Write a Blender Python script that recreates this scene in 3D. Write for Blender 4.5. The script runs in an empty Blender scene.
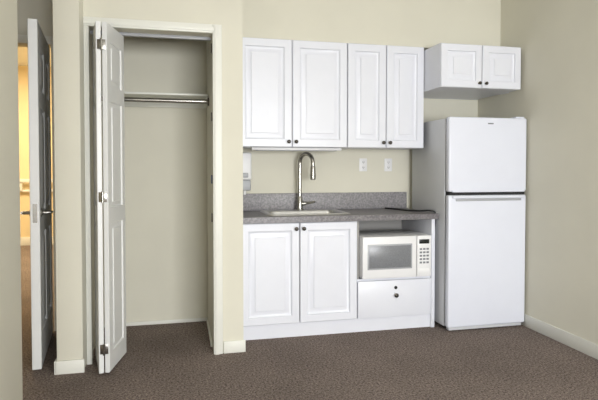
import bpy, bmesh, math
from mathutils import Matrix, Vector
scene=bpy.context.scene
scene.view_settings.view_transform='Standard'

def lin(c):
    return tuple(((v/255)/12.92 if v/255<=0.04045 else ((v/255+0.055)/1.055)**2.4) for v in c)+(1,)

def mat(name,rgb,rough=0.5,metal=0.0,var=0.0,scale=8,bump=0.0,bscale=200,spec=0.5,emit=None,es=0,rgb2=None,detail=4):
    m=bpy.data.materials.new(name); m.use_nodes=True
    nt=m.node_tree; p=nt.nodes['Principled BSDF']
    p.inputs['Roughness'].default_value=rough; p.inputs['Metallic'].default_value=metal
    p.inputs['Specular IOR Level'].default_value=spec
    c=lin(rgb); p.inputs['Base Color'].default_value=c
    tc=nt.nodes.new('ShaderNodeTexCoord')
    if var>0 or rgb2:
        n=nt.nodes.new('ShaderNodeTexNoise'); n.inputs['Scale'].default_value=scale; n.inputs['Detail'].default_value=detail
        nt.links.new(tc.outputs['Object'],n.inputs['Vector'])
        r=nt.nodes.new('ShaderNodeValToRGB')
        if rgb2: a,b=c,lin(rgb2)
        else:
            a=tuple(v*(1-var) for v in c[:3])+(1,); b=tuple(min(1,v*(1+var)) for v in c[:3])+(1,)
        r.color_ramp.elements[0].position=0.36; r.color_ramp.elements[0].color=a
        r.color_ramp.elements[1].position=0.64; r.color_ramp.elements[1].color=b
        nt.links.new(n.outputs['Fac'],r.inputs['Fac']); nt.links.new(r.outputs['Color'],p.inputs['Base Color'])
    if bump>0:
        n2=nt.nodes.new('ShaderNodeTexNoise'); n2.inputs['Scale'].default_value=bscale; n2.inputs['Detail'].default_value=3
        nt.links.new(tc.outputs['Object'],n2.inputs['Vector'])
        bp=nt.nodes.new('ShaderNodeBump'); bp.inputs['Strength'].default_value=bump; bp.inputs['Distance'].default_value=0.01
        nt.links.new(n2.outputs['Fac'],bp.inputs['Height']); nt.links.new(bp.outputs['Normal'],p.inputs['Normal'])
    return m

WALL=mat('wall_paint',(216,213,198),0.85,var=0.015,scale=3,bump=0.05,bscale=120)
CEIL=mat('ceiling_paint',(228,227,221),0.9,var=0.01)
TRIM=mat('trim_paint',(227,227,219),0.45,var=0.01)
DOORP=mat('door_paint',(222,223,222),0.4,var=0.01)
CAB=mat('cabinet_thermofoil',(225,227,235),0.35,var=0.008)
CABIN=mat('cabinet_melamine',(150,148,145),0.6,var=0.01)
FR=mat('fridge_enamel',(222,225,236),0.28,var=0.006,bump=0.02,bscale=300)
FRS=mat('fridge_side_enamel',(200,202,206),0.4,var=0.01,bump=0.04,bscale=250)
GASK=mat('gasket_dark',(30,30,32),0.7,var=0.05)
BLK=mat('black_plastic',(18,18,20),0.45,var=0.05)
CHR=mat('brushed_nickel',(170,168,163),0.25,1.0,var=0.03,scale=40)
DCHR=mat('dark_nickel',(90,85,80),0.3,1.0,var=0.05,scale=40)
STEEL=mat('stainless',(205,205,205),0.3,1.0,var=0.04,scale=30)
CNT=mat('counter_laminate',(128,124,126),0.33,rgb2=(94,91,94),scale=70,detail=6)
SPL=mat('splash_laminate',(154,151,153),0.45,rgb2=(122,120,123),scale=70,detail=6)
WPL=mat('white_plastic',(230,230,231),0.4,var=0.01)
GPL=mat('grey_plastic',(165,167,171),0.4,var=0.02)
BTN=mat('button_grey',(120,122,128),0.5,var=0.02)
MWG=mat('microwave_window',(132,134,138),0.3,rgb2=(112,114,118),scale=300)
DISP=mat('display_dark',(25,30,30),0.2,var=0.05)
HALL=mat('hall_paint',(228,210,170),0.8,var=0.02)
BLUE=mat('blue_bumper',(52,72,110),0.5,var=0.05)
CARP=bpy.data.materials.new('carpet'); CARP.use_nodes=True
nt=CARP.node_tree; p=nt.nodes['Principled BSDF']; p.inputs['Roughness'].default_value=1; p.inputs['Specular IOR Level'].default_value=0.1
tc=nt.nodes.new('ShaderNodeTexCoord')
n1=nt.nodes.new('ShaderNodeTexNoise'); n1.inputs['Scale'].default_value=75; n1.inputs['Detail'].default_value=6; n1.inputs['Roughness'].default_value=0.9
n2=nt.nodes.new('ShaderNodeTexNoise'); n2.inputs['Scale'].default_value=2.2; n2.inputs['Detail'].default_value=3
for n in (n1,n2): nt.links.new(tc.outputs['Object'],n.inputs['Vector'])
r1=nt.nodes.new('ShaderNodeValToRGB'); r1.color_ramp.elements[0].position=0.40; r1.color_ramp.elements[1].position=0.60
r1.color_ramp.elements[0].color=lin((54,47,44)); r1.color_ramp.elements[1].color=lin((172,157,148))
r2=nt.nodes.new('ShaderNodeValToRGB'); r2.color_ramp.elements[0].position=0.3; r2.color_ramp.elements[1].position=0.7
r2.color_ramp.elements[0].color=(0.80,0.80,0.80,1); r2.color_ramp.elements[1].color=(1.0,1.0,1.0,1)
mx=nt.nodes.new('ShaderNodeMix'); mx.data_type='RGBA'; mx.blend_type='MULTIPLY'; mx.inputs[0].default_value=1
nt.links.new(n1.outputs['Fac'],r1.inputs['Fac']); nt.links.new(n2.outputs['Fac'],r2.inputs['Fac'])
nt.links.new(r1.outputs['Color'],mx.inputs[6]); nt.links.new(r2.outputs['Color'],mx.inputs[7]); nt.links.new(mx.outputs[2],p.inputs['Base Color'])
bp=nt.nodes.new('ShaderNodeBump'); bp.inputs['Strength'].default_value=0.6; bp.inputs['Distance'].default_value=0.01
nt.links.new(n1.outputs['Fac'],bp.inputs['Height']); nt.links.new(bp.outputs['Normal'],p.inputs['Normal'])

class B:
    def __init__(s,name): s.name=name; s.bm=bmesh.new(); s.mats=[]
    def mi(s,m):
        if m not in s.mats: s.mats.append(m)
        return s.mats.index(m)
    def merge(s,t,m,M=None):
        if M is not None: bmesh.ops.transform(t,matrix=M,verts=t.verts)
        i=s.mi(m)
        for f in t.faces: f.material_index=i
        me=bpy.data.meshes.new('tmp'); t.to_mesh(me); t.free(); s.bm.from_mesh(me); bpy.data.meshes.remove(me)
    def box(s,x0,x1,y0,y1,z0,z1,m,bev=0,seg=2,M=None):
        t=bmesh.new(); bmesh.ops.create_cube(t,size=1)
        bmesh.ops.transform(t,matrix=Matrix.Translation(((x0+x1)/2,(y0+y1)/2,(z0+z1)/2))@Matrix.Diagonal((x1-x0,y1-y0,z1-z0,1)),verts=t.verts)
        if bev>0: bmesh.ops.bevel(t,geom=t.edges[:],offset=bev,segments=seg,affect='EDGES',profile=0.5)
        s.merge(t,m,M)
    def lathe(s,o,ax,prof,m,seg=24,M=None):
        t=bmesh.new(); ax=Vector(ax).normalized()
        a=ax.orthogonal().normalized(); b=ax.cross(a); rings=[]
        for r,h in prof:
            rings.append([t.verts.new(Vector(o)+ax*h+(a*math.cos(k*2*math.pi/seg)+b*math.sin(k*2*math.pi/seg))*max(r,1e-4)) for k in range(seg)])
        for i in range(len(rings)-1):
            for k in range(seg):
                t.faces.new((rings[i][k],rings[i][(k+1)%seg],rings[i+1][(k+1)%seg],rings[i+1][k]))
        t.faces.new(rings[0][::-1]); t.faces.new(rings[-1])
        bmesh.ops.recalc_face_normals(t,faces=t.faces)
        s.merge(t,m,M)
    def cyl(s,p0,p1,r,m,seg=20,M=None):
        d=Vector(p1)-Vector(p0); s.lathe(p0,d,[(r,0),(r,d.length)],m,seg,M)
    def tube(s,pts,r,m,seg=14,M=None):
        pts=[Vector(q) for q in pts]; t=bmesh.new(); rings=[]
        a=None
        for i,q in enumerate(pts):
            d=(pts[min(i+1,len(pts)-1)]-pts[max(i-1,0)]).normalized()
            if a is None: a=d.orthogonal().normalized()
            a=(a-d*a.dot(d)).normalized(); b=d.cross(a)
            rr=r[i] if isinstance(r,(list,tuple)) else r
            rings.append([t.verts.new(q+(a*math.cos(k*2*math.pi/seg)+b*math.sin(k*2*math.pi/seg))*rr) for k in range(seg)])
        for i in range(len(rings)-1):
            for k in range(seg):
                t.faces.new((rings[i][k],rings[i][(k+1)%seg],rings[i+1][(k+1)%seg],rings[i+1][k]))
        t.faces.new(rings[0][::-1]); t.faces.new(rings[-1])
        bmesh.ops.recalc_face_normals(t,faces=t.faces)
        s.merge(t,m,M)
    def pdoor(s,w,h,th,panels,m,M,prof=((0,0),(0.007,0.006),(0.016,0.006),(0.036,0.0005)),both=False,edge=0.003):
        t=bmesh.new()
        e=edge
        def face(ybase,sgn):
            xs=sorted({e,w-e}|{q for pn in panels for q in pn[:2]}); zs=sorted({e,h-e}|{q for pn in panels for q in pn[2:]})
            for i in range(len(xs)-1):
                for j in range(len(zs)-1):
                    cx=(xs[i]+xs[i+1])/2; cz=(zs[j]+zs[j+1])/2
                    if any(a<cx<b and c<cz<d for a,b,c,d in panels): continue
                    v=[t.verts.new((x,ybase,z)) for x,z in ((xs[i],zs[j]),(xs[i+1],zs[j]),(xs[i+1],zs[j+1]),(xs[i],zs[j+1]))]
                    t.faces.new(v if sgn>0 else v[::-1])
            for a,b,c,d in panels:
                pr=None
                for ins,dep in prof:
                    y=ybase+sgn*dep
                    r=[t.verts.new((x,y,z)) for x,z in ((a+ins,c+ins),(b-ins,c+ins),(b-ins,d-ins),(a+ins,d-ins))]
                    if pr:
                        for k in range(4):
                            q=(pr[k],pr[(k+1)%4],r[(k+1)%4],r[k]); t.faces.new(q if sgn>0 else q[::-1])
                    pr=r
                t.faces.new(pr if sgn>0 else pr[::-1])
        face(0,1)
        if both: face(th,-1)
        o=[(e,0,e),(w-e,0,e),(w-e,0,h-e),(e,0,h-e)]
        i1=[(0,e,0),(w,e,0),(w,e,h),(0,e,h)]; i2=[(0,th-e,0),(w,th-e,0),(w,th-e,h),(0,th-e,h)]
        o2=[(e,th,e),(w-e,th,e),(w-e,th,h-e),(e,th,h-e)]
        L=[[t.verts.new(q) for q in r] for r in (o,i1,i2,o2)]
        for i in range(3):
            for k in range(4): t.faces.new((L[i][k],L[i+1][k],L[i+1][(k+1)%4],L[i][(k+1)%4]))
        if not both: t.faces.new(L[3][::-1])
        s.merge(t,m,M)
    def done(s,ang=35):
        me=bpy.data.meshes.new(s.name); s.bm.to_mesh(me); s.bm.free()
        for m in s.mats: me.materials.append(m)
        for q in me.polygons: q.use_smooth=True
        me.set_sharp_from_angle(angle=math.radians(ang))
        ob=bpy.data.objects.new(s.name,me); scene.collection.objects.link(ob); return ob

T=Matrix.Translation
XR=2.763; YB=4.45; H=3.0
# ---------------- shell ----------------
b=B('floor'); b.box(-3.8,3.0,-2.6,9.7,-0.1,0,CARP); b.done()
b=B('ceiling'); b.box(-3.8,3.0,-2.6,9.7,H,H+0.1,CEIL); b.done()
b=B('wall_back')
b.box(-0.985,XR+0.12,YB,YB+0.12,0,H,WALL)
b.box(-1.93,-0.985,YB,YB+0.12,2.27,H,WALL)
b.box(-2.6,-1.93,YB,YB+0.12,0,H,WALL)
b.done()
b=B('wall_soffit'); b.box(0.43,XR,4.10,YB,2.325,H,WALL); b.done()
OZ=2.225
b=B('wall_closet')
b.box(-0.765,-0.61,3.50,YB,0,H,WALL,0.004)
b.box(-0.61,-0.59,3.64,3.76,0,H,WALL)
b.box(-0.59,0.222,3.64,3.76,OZ,H,WALL)
b.box(0.222,0.43,3.64,YB,0,H,WALL)
b.done()
b=B('wall_right'); b.box(XR,XR+0.12,-2.6,YB,0,H,WALL); b.done()
b=B('wall_left'); b.box(-0.84,-0.715,-2.6,2.6,0,H,WALL,0.004); b.box(-2.6,-0.84,2.48,2.6,0,H,WALL); b.box(-2.72,-2.6,2.48,YB+0.12,0,H,WALL); b.done()
b=B('wall_rear')
wx0,wx1,wz0,wz1=0.2,2.5,0.6,2.1
b.box(-0.715,wx0,-2.6,-2.5,0,H,WALL); b.box(wx1,XR,-2.6,-2.5,0,H,WALL)
b.box(wx0,wx1,-2.6,-2.5,0,wz0,WALL); b.box(wx0,wx1,-2.6,-2.5,wz1,H,WALL); b.done()
b=B('window_1')
for a,c in ((wx0,wx0+0.05),((wx0+wx1)/2-0.03,(wx0+wx1)/2+0.03),(wx1-0.05,wx1)): b.box(a,c,-2.58,-2.52,wz0,wz1,TRIM,0.004)
b.box(wx0+.05,wx1-.05,-2.58,-2.52,wz0,wz0+0.05,TRIM,0.004); b.box(wx0+.05,wx1-.05,-2.58,-2.52,wz1-0.05,wz1,TRIM,0.004)
b.done()
b=B('wall_hall')
b.box(-3.8,-1.0,9.5,9.62,0.0,H,HALL); b.box(-1.0,-0.88,YB+0.12,9.62,0,H,HALL); b.box(-3.8,-3.68,YB+0.12,9.5,0,H,HALL)
b.done()
b=B('handrail')
b.box(-3.6,-1.1,9.40,9.43,1.06,1.12,TRIM,0.008); b.box(-3.6,-1.1,9.44,9.47,0.90,0.94,TRIM,0.006)
for x in (-3.3,-2.6,-1.9,-1.2): b.box(x,x+0.04,9.42,9.50,0.92,1.09,TRIM,0.004)
b.done()
b=B('baseboard_hall'); b.box(-3.68,-1.0,9.485,9.5,0,0.14,TRIM,0.003); b.done()
def bb(name,boxes):
    b=B(name)
    for q in boxes: b.box(*q,TRIM,0.004)
    b.done()
bb('baseboard_right',[(XR-0.013,XR,-2.5,4.44,0,0.10)])
bb('baseboard_closet',[(-0.775,-0.60,3.486,3.50,0,0.085),(-0.779,-0.765,3.486,4.44,0,0.085),(0.29,0.444,3.626,3.64,0,0.085),
   (-0.61,0.222,YB-0.012,YB,0,0.03),(0.21,0.222,3.78,YB-0.012,0,0.03)])
bb('baseboard_left',[(-0.715,-0.701,-2.5,2.614,0,0.095)])
b=B('trim_closet')
b.box(0.222,0.285,3.622,3.64,0,OZ+0.06,TRIM,0.004); b.box(0.232,0.26,3.616,3.624,0,OZ+0.05,TRIM,0.003)
b.box(-0.608,0.222,3.622,3.64,OZ,OZ+0.06,TRIM,0.004); b.box(-0.608,0.232,3.616,3.624,OZ+0.012,OZ+0.04,TRIM,0.003)
b.box(-0.608,-0.575,3.622,3.64,0,OZ,TRIM,0.004)
b.done()
b=B('trim_door')
b.box(-1.93,-0.985,YB-0.015,YB,2.27,2.335,TRIM,0.003); b.box(-0.985,-0.93,YB-0.015,YB,0,2.335,TRIM,0.003); b.box(-1.99,-1.93,YB-0.015,YB,0,2.335,TRIM,0.003)
b.done()
# ---------------- entry door ----------------
def frame(px,py,dx,dy,z=0):
    d=Vector((dx,dy,0)).normalized(); y=Vector((0,0,1)).cross(d)
    return Matrix(((d.x,y.x,0,px),(d.y,y.y,0,py),(d.z,y.z,1,z),(0,0,0,1)))
M=frame(-0.872,3.58,-0.113,0.82,0.012)
w=0.84; h=2.225
b=B('door_1')
cols=((0.11,0.375),(0.45,0.715)); rows=((0.22,0.86),(1.0,1.68),(1.80,2.08))
b.pdoor(w,h,0.056,[(c[0],c[1],r[0],r[1]) for c in cols for r in rows],DOORP,M,prof=((0,0),(0.012,0.012),(0.025,0.012),(0.05,0.002)),both=True)
for sgn,y0 in ((-1,0),(1,0.056)):
    b.lathe((0.065,y0,1.0),(0,sgn,0),[(0.028,0),(0.028,0.006),(0.012,0.012),(0.010,0.055)],CHR,M=M)
    b.tube([(0.065,y0+sgn*0.05,1.0),(0.09,y0+sgn*0.056,1.0),(0.13,y0+sgn*0.056,0.998),(0.18,y0+sgn*0.054,0.992)],[0.011,0.011,0.010,0.008],CHR,M=M)
b.box(-0.002,0.002,0.014,0.040,0.94,1.06,CHR,M=M)
b.done()
# ---------------- bifold ----------------
b=B('bifold_closet_door')
hb=2.18; rows=((0.12,0.93),(1.03,1.70),(1.80,2.07))
pr=((0,0),(0.006,0.009),(0.016,0.010),(0.036,0.005),(0.038,0.001))
L1=0.355
M2=frame(-0.436,3.40,0.066,0.345,0.02); b.pdoor(L1,hb,0.03,[(0.06,L1-0.06,r[0],r[1]) for r in rows],DOORP,M2,prof=pr,both=True)
M1=frame(-0.470,3.40,-0.072,0.345,0.02); b.pdoor(L1,hb,0.03,[(0.06,L1-0.06,r[0],r[1]) for r in rows],DOORP,M1,prof=pr,both=True)
for z in (0.17,1.12,2.06):
    b.cyl((-0.4675,3.39,z-0.035),(-0.4675,3.39,z+0.035),0.007,CHR)
    b.box(-0.492,-0.443,3.394,3.398,z-0.03,z+0.03,CHR,0.001)
b.done()
b=B('bifold_track'); b.box(-0.585,0.22,3.735,3.765,2.203,2.224,GPL,0.002); b.done()
b=B('trim_jamb_bumpers')
for z,m in ((1.66,DCHR),(1.22,BLUE),(0.95,DCHR),(2.14,DCHR)): b.box(0.214,0.2215,3.69,3.73,z-0.03,z+0.03,m,0.002)
b.done()
b=B('closet_shelf')
b.box(-0.605,0.218,4.13,4.435,1.862,1.878,TRIM,0.003); b.box(-0.605,0.218,4.425,4.445,1.80,1.860,TRIM,0.003)
b.box(0.20,0.218,4.135,4.425,1.80,1.860,TRIM,0.003); b.box(-0.605,-0.59,4.135,4.425,1.80,1.860,TRIM,0.003)
b.done()
b=B('closet_rod'); b.cyl((-0.605,4.085,1.812),(0.212,4.085,1.812),0.017,CHR)
b.lathe((0.221,4.085,1.812),(-1,0,0),[(0.032,0),(0.032,0.01),(0.02,0.014)],DCHR)
b.lathe((-0.609,4.085,1.812),(1,0,0),[(0.032,0),(0.032,0.01),(0.02,0.014)],DCHR); b.done()

# ---------------- kitchen ----------------
def cabdoor(b,x0,x1,z0,z1,y,st=0.062):
    w=x1-x0; h=z1-z0
    b.pdoor(w,h,0.024,[(st,w-st,st,h-st)],CAB,T((x0,y,z0)),prof=((0,0),(0.003,0.010),(0.012,0.016),(0.022,0.016),(0.050,0.008),(0.052,0.001)),edge=0.005)
def knob(b,x,y,z,r=0.015):
    b.lathe((x,y,z),(0,-1,0),[(0.008,0),(0.006,0.004),(0.006,0.012),(r,0.018),(r,0.023),(r*0.6,0.028),(0,0.029)],DCHR)
b=B('base_cabinet')
Yd=3.85; Yc=3.875
def carc(x0,x1,z0,z1,y0,y1,top=True,bottom=True,m=CAB,th=0.018):
    b.box(x0,x0+th,y0,y1,z0,z1,m); b.box(x1-th,x1,y0,y1,z0,z1,m)
    if bottom: b.box(x0+th,x1-th,y0,y1,z0,z0+th,m)
    if top: b.box(x0+th,x1-th,y0,y1,z1-th,z1,m)
    b.box(x0+th,x1-th,y1-0.006,y1,z0+th,z1-th,m)
carc(0.436,1.355,0.105,0.887,Yc,4.445,top=False)
b.box(0.436,1.987,3.877,3.893,0.0,0.105,CAB)
carc(1.356,1.985,0.105,0.42,Yc,4.445)
b.box(1.356,1.985,4.43,4.445,0.42,0.887,CABIN)
b.box(1.356,1.374,Yc,4.43,0.42,0.887,CABIN)
b.box(1.988,2.018,3.855,4.445,0.0,0.887,CAB,0.002)
cabdoor(b,0.436,0.886,0.112,0.883,Yd,0.058); cabdoor(b,0.892,1.350,0.112,0.883,Yd,0.058)
b.box(1.358,1.984,Yd,Yd+0.022,0.112,0.405,CAB,0.004)
knob(b,0.860,Yd,0.838); knob(b,0.918,Yd,0.838); knob(b,1.675,Yd,0.285,0.017)
b.lathe((1.675,Yd,0.345),(0,-1,0),[(0.013,0),(0.013,0.005),(0.009,0.008),(0,0.008)],BLK)
b.done()
b=B('countertop')
x0,x1,y0,y1=0.436,2.03,3.82,4.446; cx0,cx1,cy0,cy1=0.68,1.31,3.975,4.365
z0,z1=0.889,0.932
b.box(x0,cx0,y0,y1,z0,z1,CNT); b.box(cx1,x1,y0,y1,z0,z1,CNT)
b.box(cx0,cx1,y0,cy0,z0,z1,CNT); b.box(cx0,cx1,cy1,y1,z0,z1,CNT)
b.box(x0,2.03,4.424,4.446,z1,1.08,SPL,0.003)
b.done()
def rr(x0,x1,y0,y1,r,z,n=6):
    out=[]
    for cx,cy,a0 in ((x1-r,y1-r,0),(x0+r,y1-r,90),(x0+r,y0+r,180),(x1-r,y0+r,270)):
        for k in range(n+1):
            a=math.radians(a0+90*k/n); out.append((cx+r*math.cos(a),cy+r*math.sin(a),z+0.002))
    return out
b=B('kitchen_sink')
t=bmesh.new()
loops=[rr(.655,1.335,3.93,4.39,.05,.9305),rr(.658,1.332,3.933,4.387,.05,.937),rr(.672,1.318,3.95,4.375,.045,.940),
 rr(.70,1.29,3.985,4.30,.06,.937),rr(.708,1.282,3.993,4.292,.06,.925),rr(.72,1.27,4.0,4.285,.06,.79),rr(.76,1.23,4.03,4.25,.05,.77)]
R=[[t.verts.new(q) for q in l] for l in loops]
for i in range(len(R)-1):
    n=len(R[i])
    for k in range(n): t.faces.new((R[i][k],R[i][(k+1)%n],R[i+1][(k+1)%n],R[i+1][k]))
t.faces.new(R[-1]); b.merge(t,STEEL)
b.lathe((1.0,4.14,.7725),(0,0,1),[(0.04,0),(0.04,0.003),(0.03,0.002),(0,0.001)],DCHR)
b.done()
b=B('kitchen_faucet')
fx,fy=1.0,4.337
b.lathe((fx,fy,.9415),(0,0,1),[(0.034,0),(0.034,0.006),(0.027,0.012),(0.025,0.10),(0.018,0.115)],CHR)
d=Vector((0.5,-0.86,0)).normalized(); R0=0.08
pts=[(fx,fy,1.04),(fx,fy,1.15),(fx,fy,1.25),(fx,fy,1.34)]
for k in range(1,13):
    a=math.pi*k/12; q=Vector((fx,fy,1.34))+d*(R0-R0*math.cos(a))+Vector((0,0,R0*math.sin(a))); pts.append(tuple(q))
e=Vector((fx,fy,0))+d*2*R0
pts.append((e.x,e.y,1.31)); b.tube(pts,0.017,CHR)
b.lathe((e.x,e.y,1.32),(0,0,-1),[(0.018,0),(0.022,0.02),(0.025,0.09),(0.023,0.115),(0.014,0.12)],CHR)
b.cyl((fx+0.015,fy-0.005,.995),(fx+0.05,fy-0.012,.995),0.018,CHR)
b.tube([(fx+0.045,fy-0.012,.995),(fx+0.075,fy-0.03,1.0),(fx+0.125,fy-0.05,1.012)],[0.011,0.010,0.009],CHR)
b.done()
Yu=4.055
b=B('upper_cabinet')
b.box(0.436,1.334,Yu+0.025,4.099,1.468,2.322,CAB); b.box(0.436,1.334,4.099,4.445,1.468,2.322,CAB)
cabdoor(b,0.436,0.871,1.468,2.318,Yu,0.06); cabdoor(b,0.877,1.332,1.468,2.318,Yu,0.06)
knob(b,0.844,Yu,1.51); knob(b,0.904,Yu,1.51); b.done()
b=B('upper_cabinet')
b.box(1.338,2.012,Yu+0.025,4.445,1.468,2.322,CAB)
cabdoor(b,1.339,1.671,1.468,2.318,Yu,0.06); cabdoor(b,1.677,2.012,1.468,2.318,Yu,0.06)
knob(b,1.645,Yu,1.51); knob(b,1.703,Yu,1.51); b.done()
b=B('over_fridge_cabinet')
Yh=3.77
b.box(2.016,2.735,Yh+0.025,4.098,1.945,2.292,CAB); b.box(2.016,2.735,4.098,4.445,1.945,2.292,CAB)
b.box(2.735,2.762,Yh+0.20,4.09,1.945,2.292,CAB)
cabdoor(b,2.018,2.377,1.945,2.290,Yh,0.055); cabdoor(b,2.383,2.735,1.945,2.290,Yh,0.055)
knob(b,2.350,Yh,1.982,0.013); knob(b,2.410,Yh,1.982,0.013); b.done()
b=B('under_cabinet_light')
b.box(0.56,1.31,4.13,4.20,1.445,1.467,WPL,0.004); b.box(0.60,1.27,4.14,4.19,1.440,1.446,GPL,0.002); b.done()
for x in (1.613,1.855):
    b=B('wall_outlet'); y=YB
    b.box(x-0.037,x+0.037,y-0.006,y,1.27,1.387,WPL,0.002)
    for z in (1.305,1.352):
        b.box(x-0.017,x+0.017,y-0.009,y-0.005,z-0.014,z+0.014,WPL,0.003)
        b.box(x-0.008,x-0.005,y-0.0095,y-0.008,z-0.004,z+0.007,BLK); b.box(x+0.005,x+0.008,y-0.0095,y-0.008,z-0.004,z+0.007,BLK)
        b.lathe((x,y-0.008,z-0.008),(0,-1,0),[(0.0025,0),(0.0025,0.0015)],BLK,seg=8)
    b.done()
b=B('soap_dispenser')
b.box(0.47,0.585,4.33,4.449,1.20,1.43,WPL,0.014,3); b.box(0.475,0.58,4.34,4.449,1.11,1.20,GPL,0.01,3)
b.box(0.50,0.555,4.32,4.34,1.22,1.26,GPL,0.005); b.cyl((0.53,4.37,1.075),(0.53,4.37,1.11),0.012,WPL); b.done()
# microwave
b=B('microwave_oven')
mx0,mx1,my,mz0,mz1=1.378,1.957,3.80,0.434,0.762
b.box(mx0,mx1,my+0.03,4.21,mz0,mz1,WPL,0.006)
b.box(mx0,mx1-0.126,my,my+0.03,mz0,mz1,WPL,0.006,3)
b.box(mx1-0.121,mx1,my,my+0.03,mz0,mz1,WPL,0.006,3)
b.box(mx0+0.04,mx1-0.165,my-0.003,my+0.004,mz0+0.07,mz1-0.06,GPL,0.003)
b.box(mx0+0.052,mx1-0.177,my-0.0045,my,mz0+0.082,mz1-0.072,MWG,0.001)
b.box(mx1-0.105,mx1-0.018,my-0.002,my+0.002,mz1-0.065,mz1-0.03,DISP,0.001)
for i in range(3):
    for j in range(5):
        xx=mx1-0.100+i*0.029; zz=mz1-0.10-j*0.027
        b.box(xx,xx+0.021,my-0.002,my+0.002,zz-0.015,zz,BTN,0.001)
b.box(mx1-0.105,mx1-0.018,my-0.003,my+0.002,mz0+0.02,mz0+0.065,WPL,0.002)
for x in (mx0+0.05,mx1-0.05):
    for y in (3.90,4.17): b.cyl((x,y,0.4205),(x,y,mz0+0.002),0.012,BLK)
b.done()
# fridge
b=B('refrigerator')
fx0,fx1,fy0=2.052,2.746,3.70
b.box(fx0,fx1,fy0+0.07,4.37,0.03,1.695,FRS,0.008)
b.box(fx0+0.01,fx1-0.01,fy0+0.055,fy0+0.07,0.06,1.69,GASK)
b.box(fx0,fx1,fy0,fy0+0.056,1.112,1.703,FR,0.014,4)
b.box(fx0,fx1,fy0,fy0+0.056,0.035,1.085,FR,0.014,4)
b.box(fx0+0.01,fx1-0.01,fy0+0.012,fy0+0.05,1.08,1.118,GASK)
b.box(fx0+0.03,fx1-0.02,fy0-0.012,fy0+0.02,1.058,1.082,FR,0.008,3)
b.box(fx0+0.06,fx1-0.05,fy0-0.006,fy0+0.01,1.038,1.058,GPL,0.004)
b.box(fx0+0.03,fx1-0.02,fy0-0.008,fy0+0.02,1.108,1.122,FR,0.005,3)
b.box(fx0+0.02,fx1-0.02,fy0+0.02,fy0+0.07,0.008,0.040,FRS,0.004)
b.box(fx1-0.09,fx1-0.01,fy0+0.02,fy0+0.10,1.702,1.716,FR,0.004)
for x in (fx0+0.06,fx1-0.06):
    for y in (fy0+0.12,4.30): b.cyl((x,y,0),(x,y,0.032),0.018,BLK)
b.box(2.39,2.44,fy0-0.0015,fy0+0.001,1.649,1.659,BTN,0.0005)
b.done()
b=B('power_cord')
cp=[(1.80,4.38,.939),(1.86,4.25,.939),(1.88,4.10,.940),(1.94,3.98,.944),(2.0,3.92,.950),(2.0405,3.90,.935),(2.041,3.90,.86),(2.041,3.93,.75),(2.041,4.0,.55),(2.041,4.05,.3),(2.041,4.1,0.02)]
def cr(P,n=6):
    P=[Vector(q) for q in P]; out=[]
    for i in range(len(P)-1):
        a=P[max(i-1,0)];b_=P[i];c=P[i+1];d=P[min(i+2,len(P)-1)]
        for k in range(n):
            t=k/n; out.append(0.5*((2*b_)+(c-a)*t+(2*a-5*b_+4*c-d)*t*t+(3*b_-a-3*c+d)*t**3))
    out.append(P[-1]); return out
b.tube(cr(cp),0.007,BLK,seg=10)
b.done()
b=B('added_fill_fixture')  # unseen fixture, added only to go with the room fill
b.lathe((1.0,0.9,H),(0,0,-1),[(0.22,0),(0.22,0.03),(0.20,0.04)],TRIM,seg=40)
b.done()

# ---------------- light ----------------
w=bpy.data.worlds.new('World'); scene.world=w; w.use_nodes=True
w.node_tree.nodes['Background'].inputs[0].default_value=(0.75,0.85,1,1); w.node_tree.nodes['Background'].inputs[1].default_value=1.0
def area(name,loc,rot,sx,sy,P,col,shape='RECTANGLE'):
    l=bpy.data.lights.new(name,'AREA'); l.shape=shape; l.size=sx; l.size_y=sy; l.energy=P; l.color=col
    o=bpy.data.objects.new(name,l); o.location=loc; o.rotation_euler=rot; scene.collection.objects.link(o)
area('window_daylight',((wx0+wx1)/2,-3.0,(wz0+wz1)/2+0.15),(math.radians(77),0,math.radians(4)),2.5,1.6,385,(0.975,0.985,1))
area('added_room_fill',(1.0,0.9,H-0.05),(0,0,0),0.4,0.4,12,(1,0.96,0.9),'DISK')  # weak fill added overhead, out of view, to brighten the whole room
area('hall_ceiling_lamp',(-2.3,7.6,2.95),(0,0,0),1.2,1.2,125,(1,0.84,0.58))
# ---------------- camera ----------------
c=bpy.data.cameras.new('cam'); c.sensor_width=36; c.lens=519/598*36; c.shift_y=-18.4/598
o=bpy.data.objects.new('camera',c); o.location=(0,0,1.3); o.rotation_euler=(math.radians(88.5),0,math.radians(-12.9))
scene.collection.objects.link(o); scene.camera=o
